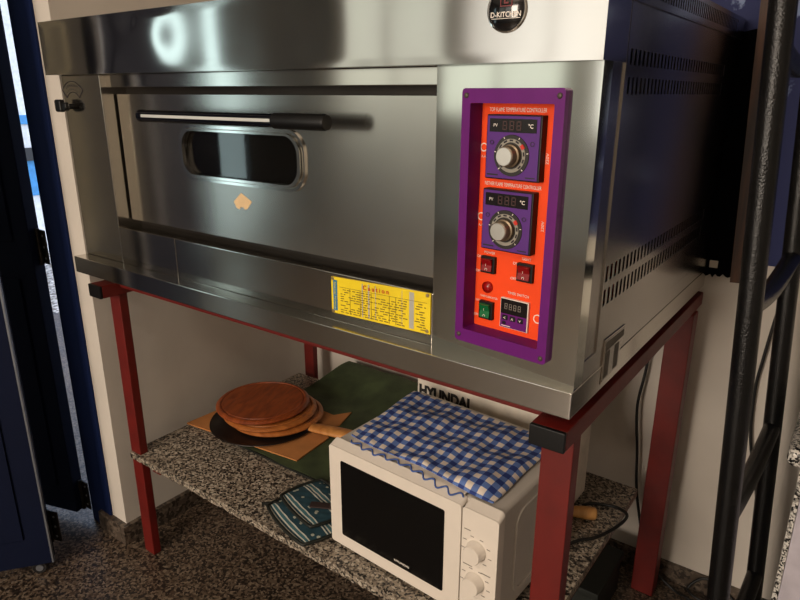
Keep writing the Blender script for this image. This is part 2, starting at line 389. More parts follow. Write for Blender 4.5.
# ------------------------------------------------------------------ room shell
def slab(name, b, mat): return struct(name, (lambda bm: (bx(bm, *b), bm)[1])(bmesh.new()), M[mat])
slab('floor', (-2.9, 2.6, -3.9, 0.92, -.06, 0), 'floor')
slab('ceiling', (-2.9, 2.6, -3.9, 0.92, 2.7, 2.78), 'ceiling')
slab('wall_back', (-.01, 2.6, .80, .92, 0, 2.7), 'white_wall')
slab('wall_left', (-.118, -.01, .035, .92, 0, 2.7), 'white_wall')          # the short wall the oven stands against
slab('wall_right', (2.6, 2.7, -3.9, .92, 0, 2.7), 'room_wall')
bm = bmesh.new()                                                            # wall with the folding door, left of the oven
bx(bm, -2.9, -1.75, .035, .15, 0, 2.7); bx(bm, -1.75, -.118, .035, .15, 2.25, 2.7)
struct('wall_door_side', bm, M['room_wall'])
bm = bmesh.new()
bx(bm, -2.9, -2.65, -3.9, -3.8, 0, 2.7); bx(bm, -1.25, -1.05, -3.9, -3.8, 0, 2.7); bx(bm, -2.65, -1.25, -3.9, -3.8, 0, 1.0); bx(bm, -2.65, -1.25, -3.9, -3.8, 2.3, 2.7); bx(bm, -.05, .13, -3.9, -3.8, 0, 2.7); bx(bm, 1.19, 2.6, -3.9, -3.8, 0, 2.7); bx(bm, .13, 1.19, -3.9, -3.8, 0, .58); bx(bm, .13, 1.19, -3.9, -3.8, 2.32, 2.7); bx(bm, -1.05, -.05, -3.9, -3.8, 0, .9); bx(bm, -1.05, -.05, -3.9, -3.8, 2.2, 2.7)
struct('wall_front', bm, M['room_wall'])
bm = bmesh.new()
bx(bm, -2.9, -2.8, -3.9, -2.86, 0, 2.7); bx(bm, -2.9, -2.8, -2.54, -1.51, 0, 2.7); bx(bm, -2.9, -2.8, -1.44, .035, 0, 2.7); bx(bm, -2.9, -2.8, -1.51, -1.44, 2.1, 2.7); bx(bm, -2.9, -2.8, -2.86, -2.54, 2.1, 2.7)
struct('wall_far_left', bm, M['far_wall'])
bm = bmesh.new()
for b in ((-1.05, -.05, -3.84, -3.81, .9, .95), (-1.05, -.05, -3.84, -3.81, 2.15, 2.2), (-1.05, -1.0, -3.84, -3.81, .95, 2.15), (-.10, -.05, -3.84, -3.81, .95, 2.15), (-.57, -.53, -3.84, -3.81, .95, 2.15)): bx(bm, *b)
struct('window_1', bm, M['white_wall'])
bm = bmesh.new()
for b in ((.13, 1.19, -3.84, -3.81, .58, .62), (.13, 1.19, -3.84, -3.81, 2.28, 2.32), (.13, .17, -3.84, -3.81, .62, 2.28), (1.15, 1.19, -3.84, -3.81, .62, 2.28)): bx(bm, *b)
struct('window_added', bm, M['white_wall'])  # frame of the unseen window added for the fill light
bm = bmesh.new()
for b in ((-2.65, -1.25, -3.84, -3.81, 1.0, 1.05), (-2.65, -1.25, -3.84, -3.81, 2.25, 2.3), (-2.65, -2.6, -3.84, -3.81, 1.05, 2.25), (-1.3, -1.25, -3.84, -3.81, 1.05, 2.25), (-1.97, -1.93, -3.84, -3.81, 1.05, 2.25)): bx(bm, *b)
struct('window_3', bm, M['white_wall'])
# dark terrazzo baseboards
slab('baseboard_left', (-.128, .004, .018, .79, 0, .058), 'baseboard')
slab('baseboard_back', (-.01, 2.6, .788, .80, 0, .05), 'baseboard')
# yard behind the door
slab('ground_outside', (-6, -.118, .15, 9, -.12, -.05), 'gravel')
bm = bmesh.new(); bx(bm, -4.2, -4.0, .3, 7, -.05, 3.2); struct('wall_outside', bm, M['outside_white'])
bm = bmesh.new(); bx(bm, -4.0, -3.98, .3, 7, .42, .70); struct('trim_1', bm, M['outside_blue'])
bm = bmesh.new(); bx(bm, -3.98, -3.95, .3, 7, .70, .80); struct('trim_2', bm, M['outside_dark'])
bm = bmesh.new(); bx(bm, -4.0, -3.98, .3, 7, .98, 1.05); struct('trim_3', bm, M['outside_blue'])

# garden in front of the house, out of view; its walls are added to block the sky
slab('ground_garden', (-7, 5, -9, -3.9, -.12, -.05), 'gravel')
slab('wall_sky_block', (-7, 5, -6.2, -6.0, -.05, 4.2), 'garden')
slab('wall_sky_block_side', (-5.2, -5.0, -6.0, .0, -.05, 4.2), 'garden')
# folding door: frame post, two leaves, hinges, caster
def oriented(x, y, ang): return T((x, y, 0)) @ Matrix.Rotation(ang, 4, 'Z')
dr = bpy.data.objects.new('door_1', None); COL.objects.link(dr); dr.location = (-.16, .04, 0); dr['kind'] = 'structure'
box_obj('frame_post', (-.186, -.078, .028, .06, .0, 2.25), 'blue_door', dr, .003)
box_obj('head_rail', (-1.75, -.078, .028, .075, 2.2, 2.28), 'blue_door', dr, .003)
LA = oriented(-.209, .010, math.radians(198))
LB = oriented(-.062, -.146, math.radians(233))
def leaf(MT, L, th):
    bm = bmesh.new(); bx(bm, 0, L, -th/2, th/2, .035, 2.15, .003)
    for z0, z1 in ((.12, .75), (.85, 2.05)):
        for s in (-1, 1):
            ys = (th/2, th/2+.005) if s > 0 else (-th/2-.005, -th/2)
            bx(bm, .055, L-.055, ys[0], ys[1], z0, z1, .002)
    for v in bm.verts: v.co = MT @ v.co
    return bm
la = obj('leaf', leaf(LA, .62, .036), M['blue_door_shaded'], dr); lb = obj('leaf', leaf(LB, .62, .036), M['blue_door_shaded'], dr)
bm = bmesh.new(); bx(bm, -.003, .001, .006, .0185, .036, 2.15, mat=LB); obj('edge_strip', bm, M['alu_strip'], lb)
def hinge(x, y, z, ang, parent):
    MT = T((x, y, z)) @ Matrix.Rotation(ang, 4, 'Z')
    bm = bmesh.new(); bx(bm, -.028, .028, -.004, .0, -.045, .045, .001, mat=MT); tube(bm, [MT @ Vector((0, -.008, -.048)), MT @ Vector((0, -.008, .048))], .006, 10)
    h = obj('hinge', bm, M['worn_metal'], parent)
    for sx in (-.016, .016):
        for sz in (-.03, 0, .03):
            bm = bmesh.new(); lathe(bm, [(0, .0058), (.003, .0052), (.0036, .0036), (0, .0036)], MT @ T((sx, 0, sz)) @ Matrix.Rotation(PI/2, 4, 'X'), 10); obj('hinge_screw', bm, M['alu_strip'], h)
for z in (.835, 1.75, .085): hinge(-.205, .024, z, 0, dr)
hinge(-.085, -.128, .12, math.radians(20), dr)
# caster under the near leaf
cp = LB @ Vector((.035, 0, 0))
bm = bmesh.new(); MTc = T((cp.x, cp.y, .0205)) @ Matrix.Rotation(math.radians(233), 4, 'Z') @ Matrix.Rotation(PI/2, 4, 'X')
lathe(bm, [(0, -.008), (.016, -.010), (.0205, -.005), (.0205, .005), (.016, .010), (0, .008)], MTc, 24); cs = obj('caster', bm, M['wheel'], dr)
bm = bmesh.new(); lathe(bm, [(0, -.0115), (.009, -.0115), (.009, .0115), (0, .0115)], MTc, 16); obj('caster_hub', bm, M['alu_strip'], cs)

# ------------------------------------------------------------------ red stand
st = thing('oven_stand', 'red painted steel stand carrying the oven above a granite shelf', 'stand', (.65, .37, 0))
def leg(x0, x1, y0, y1):
    bm = bmesh.new(); bx(bm, x0, x1, y0, y1, 0, .757, .003); return obj('leg', bm, M['red_paint'], st)
leg(.060, .103, .041, .064); leg(1.197, 1.246, .040, .068); leg(.054, .096, .70, .722); leg(1.201, 1.255, .70, .745)
for x0, x1 in ((.062, .112), (1.197, 1.25)):
    bm = bmesh.new(); bx(bm, x0, x1, -.002, .797, .757, .788, .003); b = obj('side_beam', bm, M['red_paint'], st)
    bm = bmesh.new(); bx(bm, x0+.0005, x1-.0005, -.009, -.0015, .757, .788, .002); obj('end_cap', bm, M['black_plastic'], b, mats=None)
box_obj('front_beam', (.112, 1.197, .042, .068, .775, .788), 'red_paint', st, .003)
box_obj('back_beam', (.112, 1.201, .70, .748, .757, .788), 'red_paint', st, .003)
for x0, x1 in ((.116, .150), (1.140, 1.185)): box_obj('shelf_bearer', (x0, x1, .0605, .64, .262, .2965), 'red_paint', st, .002)

# granite shelf
random.seed(3)
bm = bmesh.new()
front = [(.066+(1.196-.066)*k/120, .034+random.uniform(0, .002), random.uniform(0, .003)) for k in range(121)]
poly = [(x, y, .297+dz) for x, y, dz in front]+[(1.196, .66, .297), (.066, .66, .297), (.066, .0660, .297), (.1050, .0660, .297), (.1050, .0400, .297), (.066, .0400, .297)]
lo = [bm.verts.new(q) for q in poly]; hi = [bm.verts.new((q[0], q[1]-.0008*(k <= 120), .317)) for k, q in enumerate(poly)]; n = len(poly)
bm.faces.new(lo[::-1]); bm.faces.new(hi)
for k in range(n): bm.faces.new((lo[k], lo[(k+1) % n], hi[(k+1) % n], hi[k]))
o = obj('granite_shelf', bm, M['granite'], smooth=.5); tag(o, 'speckled grey granite slab shelf lying across the lower part of the red stand', 'shelf')

# ------------------------------------------------------------------ deck oven
ov = thing('deck_oven', 'large stainless steel deck oven with purple and orange control panel on red stand', 'oven', (.625, .38, .788))
# feet
for x in (.10, 1.215):
    for y in (.06, .70):
        bm = bmesh.new(); lathe(bm, [(0, .788), (.022, .788), (.022, .806), (0, .806)], T((x, y, 0)), 20); obj('foot', bm, M['black_plastic'], ov)
# base tray
bm = bmesh.new(); bx(bm, 0, 1.25, 0, .786, .805, .844, .0018); obj('base_tray', bm, M['steel_low'], ov)
# body carcass behind everything (open front recess)
bm = bmesh.new()
bx(bm, .003, 1.232, .14, .765, .844, 1.349)
obj('carcass', bm, M['dark_gap'], ov)
# hood with a dent in the sheet
bm = bmesh.new()
NX, NZ = 150, 26; HX0, HX1, HZ0, HZ1, HY = -.004, 1.2495, 1.254, 1.362, .002
def dent(x, z):
    d = 0
    for cx, cz, rx, rz, a in ((.385, 1.318, .080, .055, -.0050), (.345, 1.345, .022, .016, .0016), (.72, 1.33, .08, .05, .0006), (.95, 1.30, .10, .06, -.0005)):
        q = ((x-cx)/rx)**2+((z-cz)/rz)**2; d += a*math.exp(-q)
    d += .00035*math.sin(x*17+1)+.0002*math.sin(x*41)
    e = min((x-HX0), (HX1-x), (z-HZ0), (HZ1-z)); return d*min(1, max(0, e)/.012)
g = [[bm.verts.new((HX0+(HX1-HX0)*i/NX, HY+dent(HX0+(HX1-HX0)*i/NX, HZ0+(HZ1-HZ0)*k/NZ), HZ0+(HZ1-HZ0)*k/NZ)) for i in range(NX+1)] for k in range(NZ+1)]
for k in range(NZ):
    for i in range(NX): bm.faces.new((g[k][i], g[k][i+1], g[k+1][i+1], g[k+1][i]))
border = [g[0][i] for i in range(NX)]+[g[k][NX] for k in range(NZ)]+[g[NZ][i] for i in range(NX, 0, -1)]+[g[k][0] for k in range(NZ, 0, -1)]
back = [bm.verts.new((v.co.x, .085, v.co.z)) for v in border]
n = len(border)
for k in range(n): bm.faces.new((border[k], back[k], back[(k+1) % n], border[(k+1) % n]))
bm.faces.new(back[::-1])
obj('hood', bm, M['steel_hood'], ov, smooth=.7)
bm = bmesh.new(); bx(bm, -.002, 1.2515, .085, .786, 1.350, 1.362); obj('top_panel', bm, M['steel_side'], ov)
# left pillar
bm = bmesh.new(); bx(bm, 0, .157, .033, .14, .844, 1.254, .002); obj('left_pillar', bm, M['steel'], ov)
bm = bmesh.new(); bx(bm, 0, .002, .14, .77, .844, 1.35); obj('left_side_panel', bm, M['steel_side'], ov)
# header strip, lower panel
box_obj('header_strip', (.157, 1.009, .046, .14, 1.2285, 1.254), 'steel', ov, .0015)
bm = bmesh.new(); bx(bm, .157, .364, .033, .14, .844, .928, .0015); bx(bm, .3652, 1.009, .033, .14, .844, .928, .0015)
obj('lower_panel', bm, M['steel_low'], ov)
# recess liner around the door
bm = bmesh.new(); bx(bm, .157, 1.009, .092, .14, .928, 1.2285); obj('door_surround', bm, M['dark_gap'], ov)
# door with a window hole
DY0, DY1 = .065, .090
WO = rrect(.372, .722, 1.050, 1.158, .040, 8); WI = rrect(.386, .708, 1.062, 1.147, .032, 8); WM = rrect(.377, .717, 1.055, 1.153, .037, 8)
bm = bmesh.new()
n8 = len(WI)
def outer_for(poly, x0, x1, z0, z1):
    out = []; cx, cz = .547, 1.104
    q = n8//4
    for k in range(n8):
        side, t = k//q, (k % q)/(q-1)
        # corner order: right-top, left-top, left-bottom, right-bottom
        if side == 0: p = (x1, cz+(z1-cz)*min(1, t*2)) if t < .5 else (x1+(poly[0][0]-x1)*(t-.5)*2*.25, z1)
        elif side == 1: p = (x0+(.0)+(poly[q][0]-x0)*(1-min(1, t*2))*.6, z1) if t < .5 else (x0, z1-(z1-cz)*(t-.5)*2)
        elif side == 2: p = (x0, cz-(cz-z0)*min(1, t*2)) if t < .5 else (x0+(poly[2*q][0]-x0)*(t-.5)*2*.6, z0)
        else: p = (x1-(x1-poly[3*q][0])*(1-min(1, t*2))*.25, z0) if t < .5 else (x1, z0+(cz-z0)*(t-.5)*2)
        out.append(p)
    return out
DO = outer_for(WI, .164, 1.000, .9425, 1.2145)
ring(bm, DO, WI, DY0, DY1)
dp = obj('door', bm, M['steel_door'], ov, smooth=.5)
bm = bmesh.new(); ring(bm, WO, WM, DY0-.004, DY0+.004); ring(bm, rrect(.379, .715, 1.057, 1.151, .036, 8), WI, DY0-.008, DY0+.004)
obj('window_frame', bm, M['chrome'], dp, smooth=.9)
bm = bmesh.new(); prism(bm, rrect(.384, .710, 1.060, 1.149, .033, 8), DY0+.004, DY0+.007); obj('window_pane', bm, M['smoked_glass'], dp)
bm = bmesh.new(); prism(bm, rrect(.380, .714, 1.056, 1.153, .036, 8), DY1-.001, DY1+.001); obj('window_backing', bm, M['dark_inside'], dp)
# handle: black bar with a pale strip painted as its highlight, grip end, two brackets
HYc, HZc = .012, 1.1745
bm = bmesh.new(); tube(bm, [(.338, HYc, HZc), (.71, HYc, HZc)], .0115, 20); tube(bm, [(.328, HYc, HZc), (.3285, HYc, HZc), (.338, HYc, HZc)], [.010, .0122, .0122], 20)
for x in (.40, .68): tube(bm, [(x, HYc+.004, HZc), (x, DY0+.001, HZc)], .007, 12)
h = obj('handle', bm, M['black_gloss'], dp, smooth=.8)
bm = bmesh.new(); bx(bm, .346, .707, HYc-.0128, HYc-.010, HZc-.0022, HZc+.0034, .001); obj('handle_highlight', bm, M['handle_glint'], dp)
bm = bmesh.new(); tube(bm, [(.7065, HYc, HZc), (.708, HYc, HZc), (.818, HYc, HZc), (.822, HYc, HZc)], [.0110, .0128, .0128, .0115], 20); obj('handle_grip', bm, M['black_plastic'], dp, smooth=.8)
# torn tan sticker
bm = bmesh.new(); prism(bm, [(.547, 1.036), (.524, 1.0175), (.531, 1.006), (.540, 1.0035), (.543, 1.010), (.547, 1.0075), (.550, 1.0105), (.554, 1.005), (.5615, 1.006), (.576, 1.0215)], DY0-.0006, DY0+.0002); obj('torn_sticker', bm, M['sticker'], dp)['label'] = 'torn tan sticker'
# exhaust label and damper knob on the pillar
ex = bmesh.new(); c0 = (.0430, 1.182)
def arc(r, a0, a1, n): return [(c0[0]+r*math.cos(math.radians(a0+(a1-a0)*k/n)), c0[1]+r*math.sin(math.radians(a0+(a1-a0)*k/n))) for k in range(n+1)]
ring(ex, arc(.060, 42, 138, 14)+arc(.036, 138, 42, 14), arc(.0589, 44, 136, 14)+arc(.0371, 136, 44, 14), .0322, .0328)
el = obj('exhaust_label', ex, M['dark_ink'], ov)
bm = bmesh.new()
for k, ch in enumerate('EXHAUST'):
    a = math.radians(116-52*k/6); text_bm(ch, T((c0[0]+.0515*math.cos(a), .0317, c0[1]+.0515*math.sin(a))) @ Matrix.Rotation(-(a-PI/2), 4, 'Y'), height=.0060, bm=bm)
for k in range(7):
    a = math.radians(120-60*k/6); bx(bm, -.0004, .0004, -.0004, 0, -.002, .002, mat=T((c0[0]+.0425*math.cos(a), .0317, c0[1]+.0425*math.sin(a))) @ Matrix.Rotation(-(a-PI/2), 4, 'Y'))
obj('lettering', bm, M['dark_ink'], el)
bm = bmesh.new(); KM = T((.034, .033, 1.188)) @ Matrix.Rotation(PI/2, 4, 'X')
lathe(bm, [(0, 0), (.006, 0), (.006, .010), (.009, .012), (.009, .022), (0, .024)], KM, 20)
bx(bm, .004, .030, .006, .020, 1.176, 1.203, .005, 3); bx(bm, .026, .046, .010, .020, 1.182, 1.197, .004, 3)
obj('exhaust_knob', bm, M['black_plastic'], ov)

# ---- control cabinet (front sheet slightly skewed towards the room at the right)
P0 = Vector((1.009, .033, 0)); tx = Vector((.241, -.022, 0)).normalized(); nn = Vector((tx.y, -tx.x, 0))
MC = Matrix(((tx.x, -nn.x, 0, P0.x), (tx.y, -nn.y, 0, P0.y), (0, 0, 1, 0), (0, 0, 0, 1)))      # local (s, depth into oven, z)
OP = (.0635, .1865, .8905, 1.206)
bm = bmesh.new(); ring(bm, rect(0, .2398, .844, 1.254), rect(OP[0]-.002, OP[1]+.002, OP[2]-.002, OP[3]+.002), 0, .024, MC)
obj('control_cabinet', bm, M['steel_cabinet'], ov, smooth=.4)
bm = bmesh.new(); ring(bm, rrect(.050, .2000, .871, 1.2245, .005, 3), rrect(OP[0], OP[1], OP[2], OP[3], .002, 3), -.009, .022, MC)
pn = obj('control_panel', bm, M['purple'], ov, smooth=.5)
bm = bmesh.new(); bx(bm, OP[0]-.001, OP[1]+.001, .020, .026, OP[2]-.001, OP[3]+.001, mat=MC); fp = obj('faceplate', bm, M['orange'], pn)
for s, z in ((.0570, 1.2155), (.1925, 1.2155), (.0570, .8810), (.1925, .8790)):
    bm = bmesh.new(); SM = MC @ T((s, -.009, z)) @ Matrix.Rotation(PI/2, 4, 'X')
    lathe(bm, [(0, .0018), (.0025, .0016), (.0036, .0004), (.0036, -.001), (0, -.001)], SM, 16); obj('screw', bm, M['slot_steel'], pn, smooth=.9)
OYF = .0195   # local depth just in front of the faceplate
def ptext(bm, s, x, z, w=None, h=None, **k): return text_bm(s, MC @ T((x, OYF, z)), w, h, bm=bm, **k)
def ink(bm): obj('lettering', bm, M['white_ink'], pn, smooth=0)
ptext_ = ptext
def ptext(bm, *a, **k): ink(ptext_(bmesh.new(), *a, **k))
bm = None
ptext(bm, 'TOP FLAME TEMPERATURE CONTROLLER', .1185, 1.1978, .086, .0052); ptext(bm, 'NETHER FLAME TEMPERATURE CONTROLLER', .117, 1.1003, .088, .0050)
ptext(bm, 'POWER', .0862, 1.0028, .018, .0036); ptext(bm, 'LIGHT', .146, 1.0030, .014, .0036)
ptext(bm, 'ON', .0690, .9953, None, .0038); ptext(bm, 'OFF', .0680, .9735, None, .0038)
ptext(bm, 'ON', .1293, .9945, None, .0038); ptext(bm, 'OFF', .1268, .9725, None, .0038)
ptext(bm, 'TIMER INDICATOR', .0880, .9372, .030, .0032); ptext(bm, 'TIMER SWITCH', .1360, .9505, .034, .0040)
ptext(bm, 'ON', .0695, .9295, None, .0034); ptext(bm, 'OFF', .0675, .9068, None, .0034)
ptext(bm, 'A.A', .0690, 1.136, None, .0034); ptext(bm, 'A.A', .0690, 1.041, None, .0034)
for zz in (1.1385, 1.051): ink(text_bm('220V', MC @ T((.1665, OYF, zz)) @ Matrix.Rotation(-PI/2, 4, 'Y'), .014, .004))
for s, z, r in ((.0685, 1.148, .0058), (.0685, 1.0527, .0058), (.1685, .922, .0065)):
    bm = bmesh.new(); ring(bm, [(s+r*math.cos(2*PI*k/24), z+r*math.sin(2*PI*k/24)) for k in range(24)], [(s+(r-.0014)*math.cos(2*PI*k/24), z+(r-.0014)*math.sin(2*PI*k/24)) for k in range(24)], OYF, OYF+.001, MC); obj('dial_mark', bm, M['white_ink'], pn, smooth=0)
# temperature controllers
def digit_bars(bm, MT, x, z, w, h, t, y):
    for b in ((x, x+w, z+h-t, z+h), (x, x+w, z+h/2-t/2, z+h/2+t/2), (x, x+w, z, z+t), (x, x+t, z, z+h), (x+w-t, x+w, z, z+h)): bx(bm, b[0], b[1], y, y+.0004, b[2], b[3], mat=MT)
def controller(s0, s1, z0, z1, zk):
    F = .006      # local depth of its front face
    bm = bmesh.new(); bx(bm, s0-.0015, s1+.0015, F+.001, .0215, z0-.0015, z1+.0015, .0015, mat=MC); c = obj('temperature_controller', bm, M['black_plastic'], ov)
    bm = bmesh.new(); bx(bm, s0, s1-.001, F, F+.004, z0, z1, .001, mat=MC); obj('face', bm, M['purple_ctl'], c)
    bm = bmesh.new(); bx(bm, s0+.0045, s1-.0055, F-.0008, F+.001, z1-.0205, z1-.0035, mat=MC); obj('display', bm, M['display'], c)
    bm = bmesh.new()
    for k in range(3): digit_bars(bm, MC, s0+.0245+k*.0105, z1-.0178, .007, .0115, .0014, F-.0012)
    obj('digit', bm, M['segment'], c, smooth=0)
    obj('lettering', text_bm('PV', MC @ T((s0+.014, F-.001, z1-.012)), None, .0040), M['white_ink'], c, smooth=0); obj('lettering', text_bm('°C', MC @ T((s1-.0135, F-.001, z1-.012)), None, .0055, bold=.02), M['white_ink'], c, smooth=0)
    sk = (s0+s1)/2-.0005
    bm = bmesh.new(); DM = MC @ T((sk, F, zk)) @ Matrix.Rotation(PI/2, 4, 'X')
    lathe(bm, [(0, .001), (.0262, .001), (.0270, -.0005), (.0270, -.002), (0, -.002)], DM, 48); obj('dial_plate', bm, M['dial_dark'], c)
    bm = bmesh.new()
    lathe(bm, [(.0172, .0018), (.0216, .0018), (.0216, .0008), (.0172, .0008), (.0172, .0018)], DM, 48)
    d = obj('dial_ring', bm, M['dial_silver'], c)
    bm = bmesh.new()
    for k in range(11):
        a = math.radians(225-27*k); x, z = sk+.0196*math.cos(a), zk+.0196*math.sin(a)
        bx(bm, -.0026, .0026, -.0004, 0, -.0011, .0011, mat=MC @ T((x, F-.0018, z)) @ Matrix.Rotation(-(a-PI/2), 4, 'Y'))
    obj('dial_scale', bm, M['dark_ink'], c, smooth=0)
    for k in range(6):
        a = math.radians(225-54*k); x, z = sk+.0247*math.cos(a), zk+.0247*math.sin(a); bm = bmesh.new()
        bx(bm, -.0005, .0005, -.0004, 0, -.0012, .0012, mat=MC @ T((x, F-.001, z)) @ Matrix.Rotation(-(a-PI/2), 4, 'Y'))
        obj('tick_mark', bm, M['white_ink'], c, smooth=0)
    bm = bmesh.new(); a = math.radians(35); bx(bm, -.003, .003, -.0012, 0, -.0025, .0025, mat=MC @ T((sk+.0205*math.cos(a), F-.0012, zk+.0205*math.sin(a))) @ Matrix.Rotation(-(a-PI/2), 4, 'Y')); obj('pointer', bm, M['red_mark'], c)
    bm = bmesh.new(); lathe(bm, [(.0150, .001), (.0148, .006), (.0128, .007), (.0125, .0165), (.0112, .0172)], DM, 40); obj('knob_skirt', bm, M['knob_skirt'], c, smooth=.6)
    bm = bmesh.new(); lathe(bm, [(.0118, .0165), (.0118, .0182), (.0112, .0188), (0, .0188)], DM, 40); obj('knob', bm, M['knob_alu'], c, smooth=.35)
    for x in (s0+.009, s1-.010): obj('dial_mark', text_bm('O', MC @ T((x, F-.0006, z1-.034)), None, .006), M['dark_ink'], c, smooth=0)
    for b in ((s0+.003, s0+.020, z0+.0035, z0+.0055), (s1-.018, s1-.004, z0+.0030, z0+.0045)):
        bm = bmesh.new(); bx(bm, b[0], b[1], F-.0004, F, b[2], b[3], mat=MC); obj('small_print', bm, M['dark_ink'], c, smooth=0)
controller(.0815, .1615, 1.110, 1.1905, 1.1405)
controller(.0800, .1560, 1.0125, 1.0935, 1.0420)
def rocker(s0, s1, z0, z1, mat):
    bm = bmesh.new(); bx(bm, s0, s1, .014, .0215, z0, z1, .001, mat=MC); r = obj('rocker_switch', bm, M['black_plastic'], ov)
    bm = bmesh.new(); zm = (z0+z1)/2; a, b = s0+.0035, s1-.0035
    pts = [(.012, z1-.003), (.0085, z1-.004), (.0125, zm), (.0105, z0+.004), (.014, z0+.003), (.016, z0+.003), (.016, z1-.003)]
    A = [bm.verts.new(MC @ Vector((a, y, z))) for y, z in pts]; B = [bm.verts.new(MC @ Vector((b, y, z))) for y, z in pts]
    bm.faces.new(A); bm.faces.new(B[::-1])
    for k in range(len(pts)): bm.faces.new((A[k], B[k], B[(k+1) % len(pts)], A[(k+1) % len(pts)]))
    obj('rocker', bm, M[mat], r, smooth=.4)
    obj('switch_mark', text_bm('O', MC @ T(((a+b)/2, .0112, z0+.0065)), None, .0038), M['white_ink'], r, smooth=0); obj('switch_mark', text_bm('I', MC @ T(((a+b)/2, .0100, z1-.011)), None, .0032), M['white_ink'], r, smooth=0)
rocker(.0745, .0980, .9735, .9980, 'rocker_red'); rocker(.1340, .1590, .9715, .9975, 'rocker_red'); rocker(.0745, .0980, .9040, .9310, 'rocker_green')
bm = bmesh.new(); LM = MC @ T((.0853, .020, .9518)) @ Matrix.Rotation(PI/2, 4, 'X'); lathe(bm, [(.0085, -.001), (.0085, .003), (.0075, .004), (.0075, .002)], LM, 24); il = obj('indicator_lamp', bm, M['lamp_red'], ov)
bm = bmesh.new(); lathe(bm, [(.0075, .0015), (.005, .004), (0, .0052)], LM, 24); obj('lens', bm, M['lamp_red'], il, smooth=.9)
bm = bmesh.new(); bx(bm, .1105, .1560, .0155, .0215, .8990, .9430, .0008, mat=MC); tm = obj('timer_unit', bm, M['white_ink'], ov)
bm = bmesh.new(); bx(bm, .1120, .1545, .0145, .0165, .9205, .9418, mat=MC); obj('display', bm, M['display'], tm)
bm = bmesh.new(); bx(bm, .1120, .1545, .0145, .0165, .9002, .9205, mat=MC); obj('keypad', bm, M['purple'], tm)
bm = bmesh.new()
for k in range(4): digit_bars(bm, MC, .1185+k*.0072, .9275, .0045, .0085, .0009, .0140)
obj('digit', bm, M['grey_ink'], tm, smooth=0)
bm = bmesh.new()
for k in range(3): bx(bm, .1155+k*.0125, .1245+k*.0125, .0132, .0150, .9112, .9185, .001, mat=MC)
bx(bm, .1160, .1215, .0132, .0150, .9045, .9090, .001, mat=MC); obj('button', bm, M['black_plastic'], tm)
bm = bmesh.new()
for k, ch in enumerate(('<', '^', 'v')): text_bm(ch, MC @ T((.1200+k*.0125, .0130, .9148)), None, .0035, bm=bm)
bx(bm, .1145, .1290, .0141, .0144, .9020, .9030, mat=MC); obj('lettering', bm, M['white_ink'], tm, smooth=0)

# round badge on the hood
bm = bmesh.new(); BM = T((1.127, HY, 1.313)) @ Matrix.Rotation(PI/2, 4, 'X')
lathe(bm, [(0, .0025), (.0225, .0022), (.0240, .001), (.0245, -.004), (0, -.004)], BM, 48); bd = obj('badge', bm, M['badge'], ov, smooth=.9)
bm = bmesh.new(); lathe(bm, [(.0238, .001), (.0243, .0028), (.0256, .0024), (.0260, -.001), (.0238, -.001)], BM, 48); obj('badge_rim', bm, M['chrome'], bd, smooth=.9)
bm = bmesh.new(); text_bm('D-KITCHEN', T((1.127, HY-.0030, 1.3078)), .040, .0062, bm=bm, bold=.02); bx(bm, 1.108, 1.146, HY-.0032, HY-.0028, 1.3030, 1.3036); obj('lettering', bm, M['white_ink'], bd, smooth=0)
bm = bmesh.new(); ring(bm, rect(1.119, 1.135, 1.3165, 1.333), rect(1.1202, 1.1338, 1.3177, 1.3318), HY-.0030, HY-.0026); text_bm('E', T((1.127, HY-.0028, 1.3245)), None, .010, bm=bm, bold=.02); obj('emblem', bm, M['badge_red'], bd, smooth=0)

# caution plate
CY = .0322; bm = bmesh.new(); prism(bm, [(1.006, .9285), (.803, .9215), (.803, .8575), (1.006, .8615)], CY-.001, CY+.0008); cpl = obj('caution_plate', bm, M['yellow'], ov)
def cz(x, t): u = (x-.803)/.203; zb = .8575+.004*u; zt = .9215+.007*u; return zb+(zt-zb)*t
def cquad(bm, x0, x1, t0, t1, y=CY-.0013): prism(bm, [(x1, cz(x1, t1)), (x0, cz(x0, t1)), (x0, cz(x0, t0)), (x1, cz(x1, t0))], y, y+.0004)
bm = bmesh.new(); cquad(bm, .8075, .8165, .08, .92); obj('blue_band', bm, M['blue_label'], cpl)
bm = bmesh.new(); text_bm('Special Notice', T((.8120, CY-.0016, cz(.812, .5))) @ Matrix.Rotation(PI/2, 4, 'Y'), .048, .0055, bm=bm); obj('band_lettering', bm, M['yellow_ink'], cpl, smooth=0)
for x0, x1 in ((.9665, .9755), (.8705, .8725), (.8835, .8865), (.8985, .8998), (.9520, .9528)):
    bm = bmesh.new(); cquad(bm, x0, x1, .05, .95); obj('grey_column', bm, M['grey_label'], cpl)
bm = bmesh.new(); text_bm('C a u t i o n', T((.900, CY-.0018, cz(.9, .855))) @ Matrix.Rotation(-.034, 4, 'Y'), .053, .0080, bm=bm, bold=.02); obj('title_lettering', bm, M['red_ink'], cpl, smooth=0)
bm = bmesh.new(); random.seed(11)
for r in range(11):
    t = .06+r*.062; x = .824
    while x < .995:
        w = random.uniform(.003, .011)
        if random.random() < .82 and not (.964 < x+w and x < .977): cquad(bm, x, min(x+w, .998), t, t+.022, CY-.0016)
        x += w+random.uniform(.0012, .004)
for x in (.8445, .8665, .8900, .9270, .9400): cquad(bm, x, x+.0006, .05, .75, CY-.0016)
cquad(bm, .822, 1.0, .745, .753, CY-.0016)
obj('fine_print', bm, plain('olive_print', srgb(120, 98, 20), .6), cpl, smooth=0)
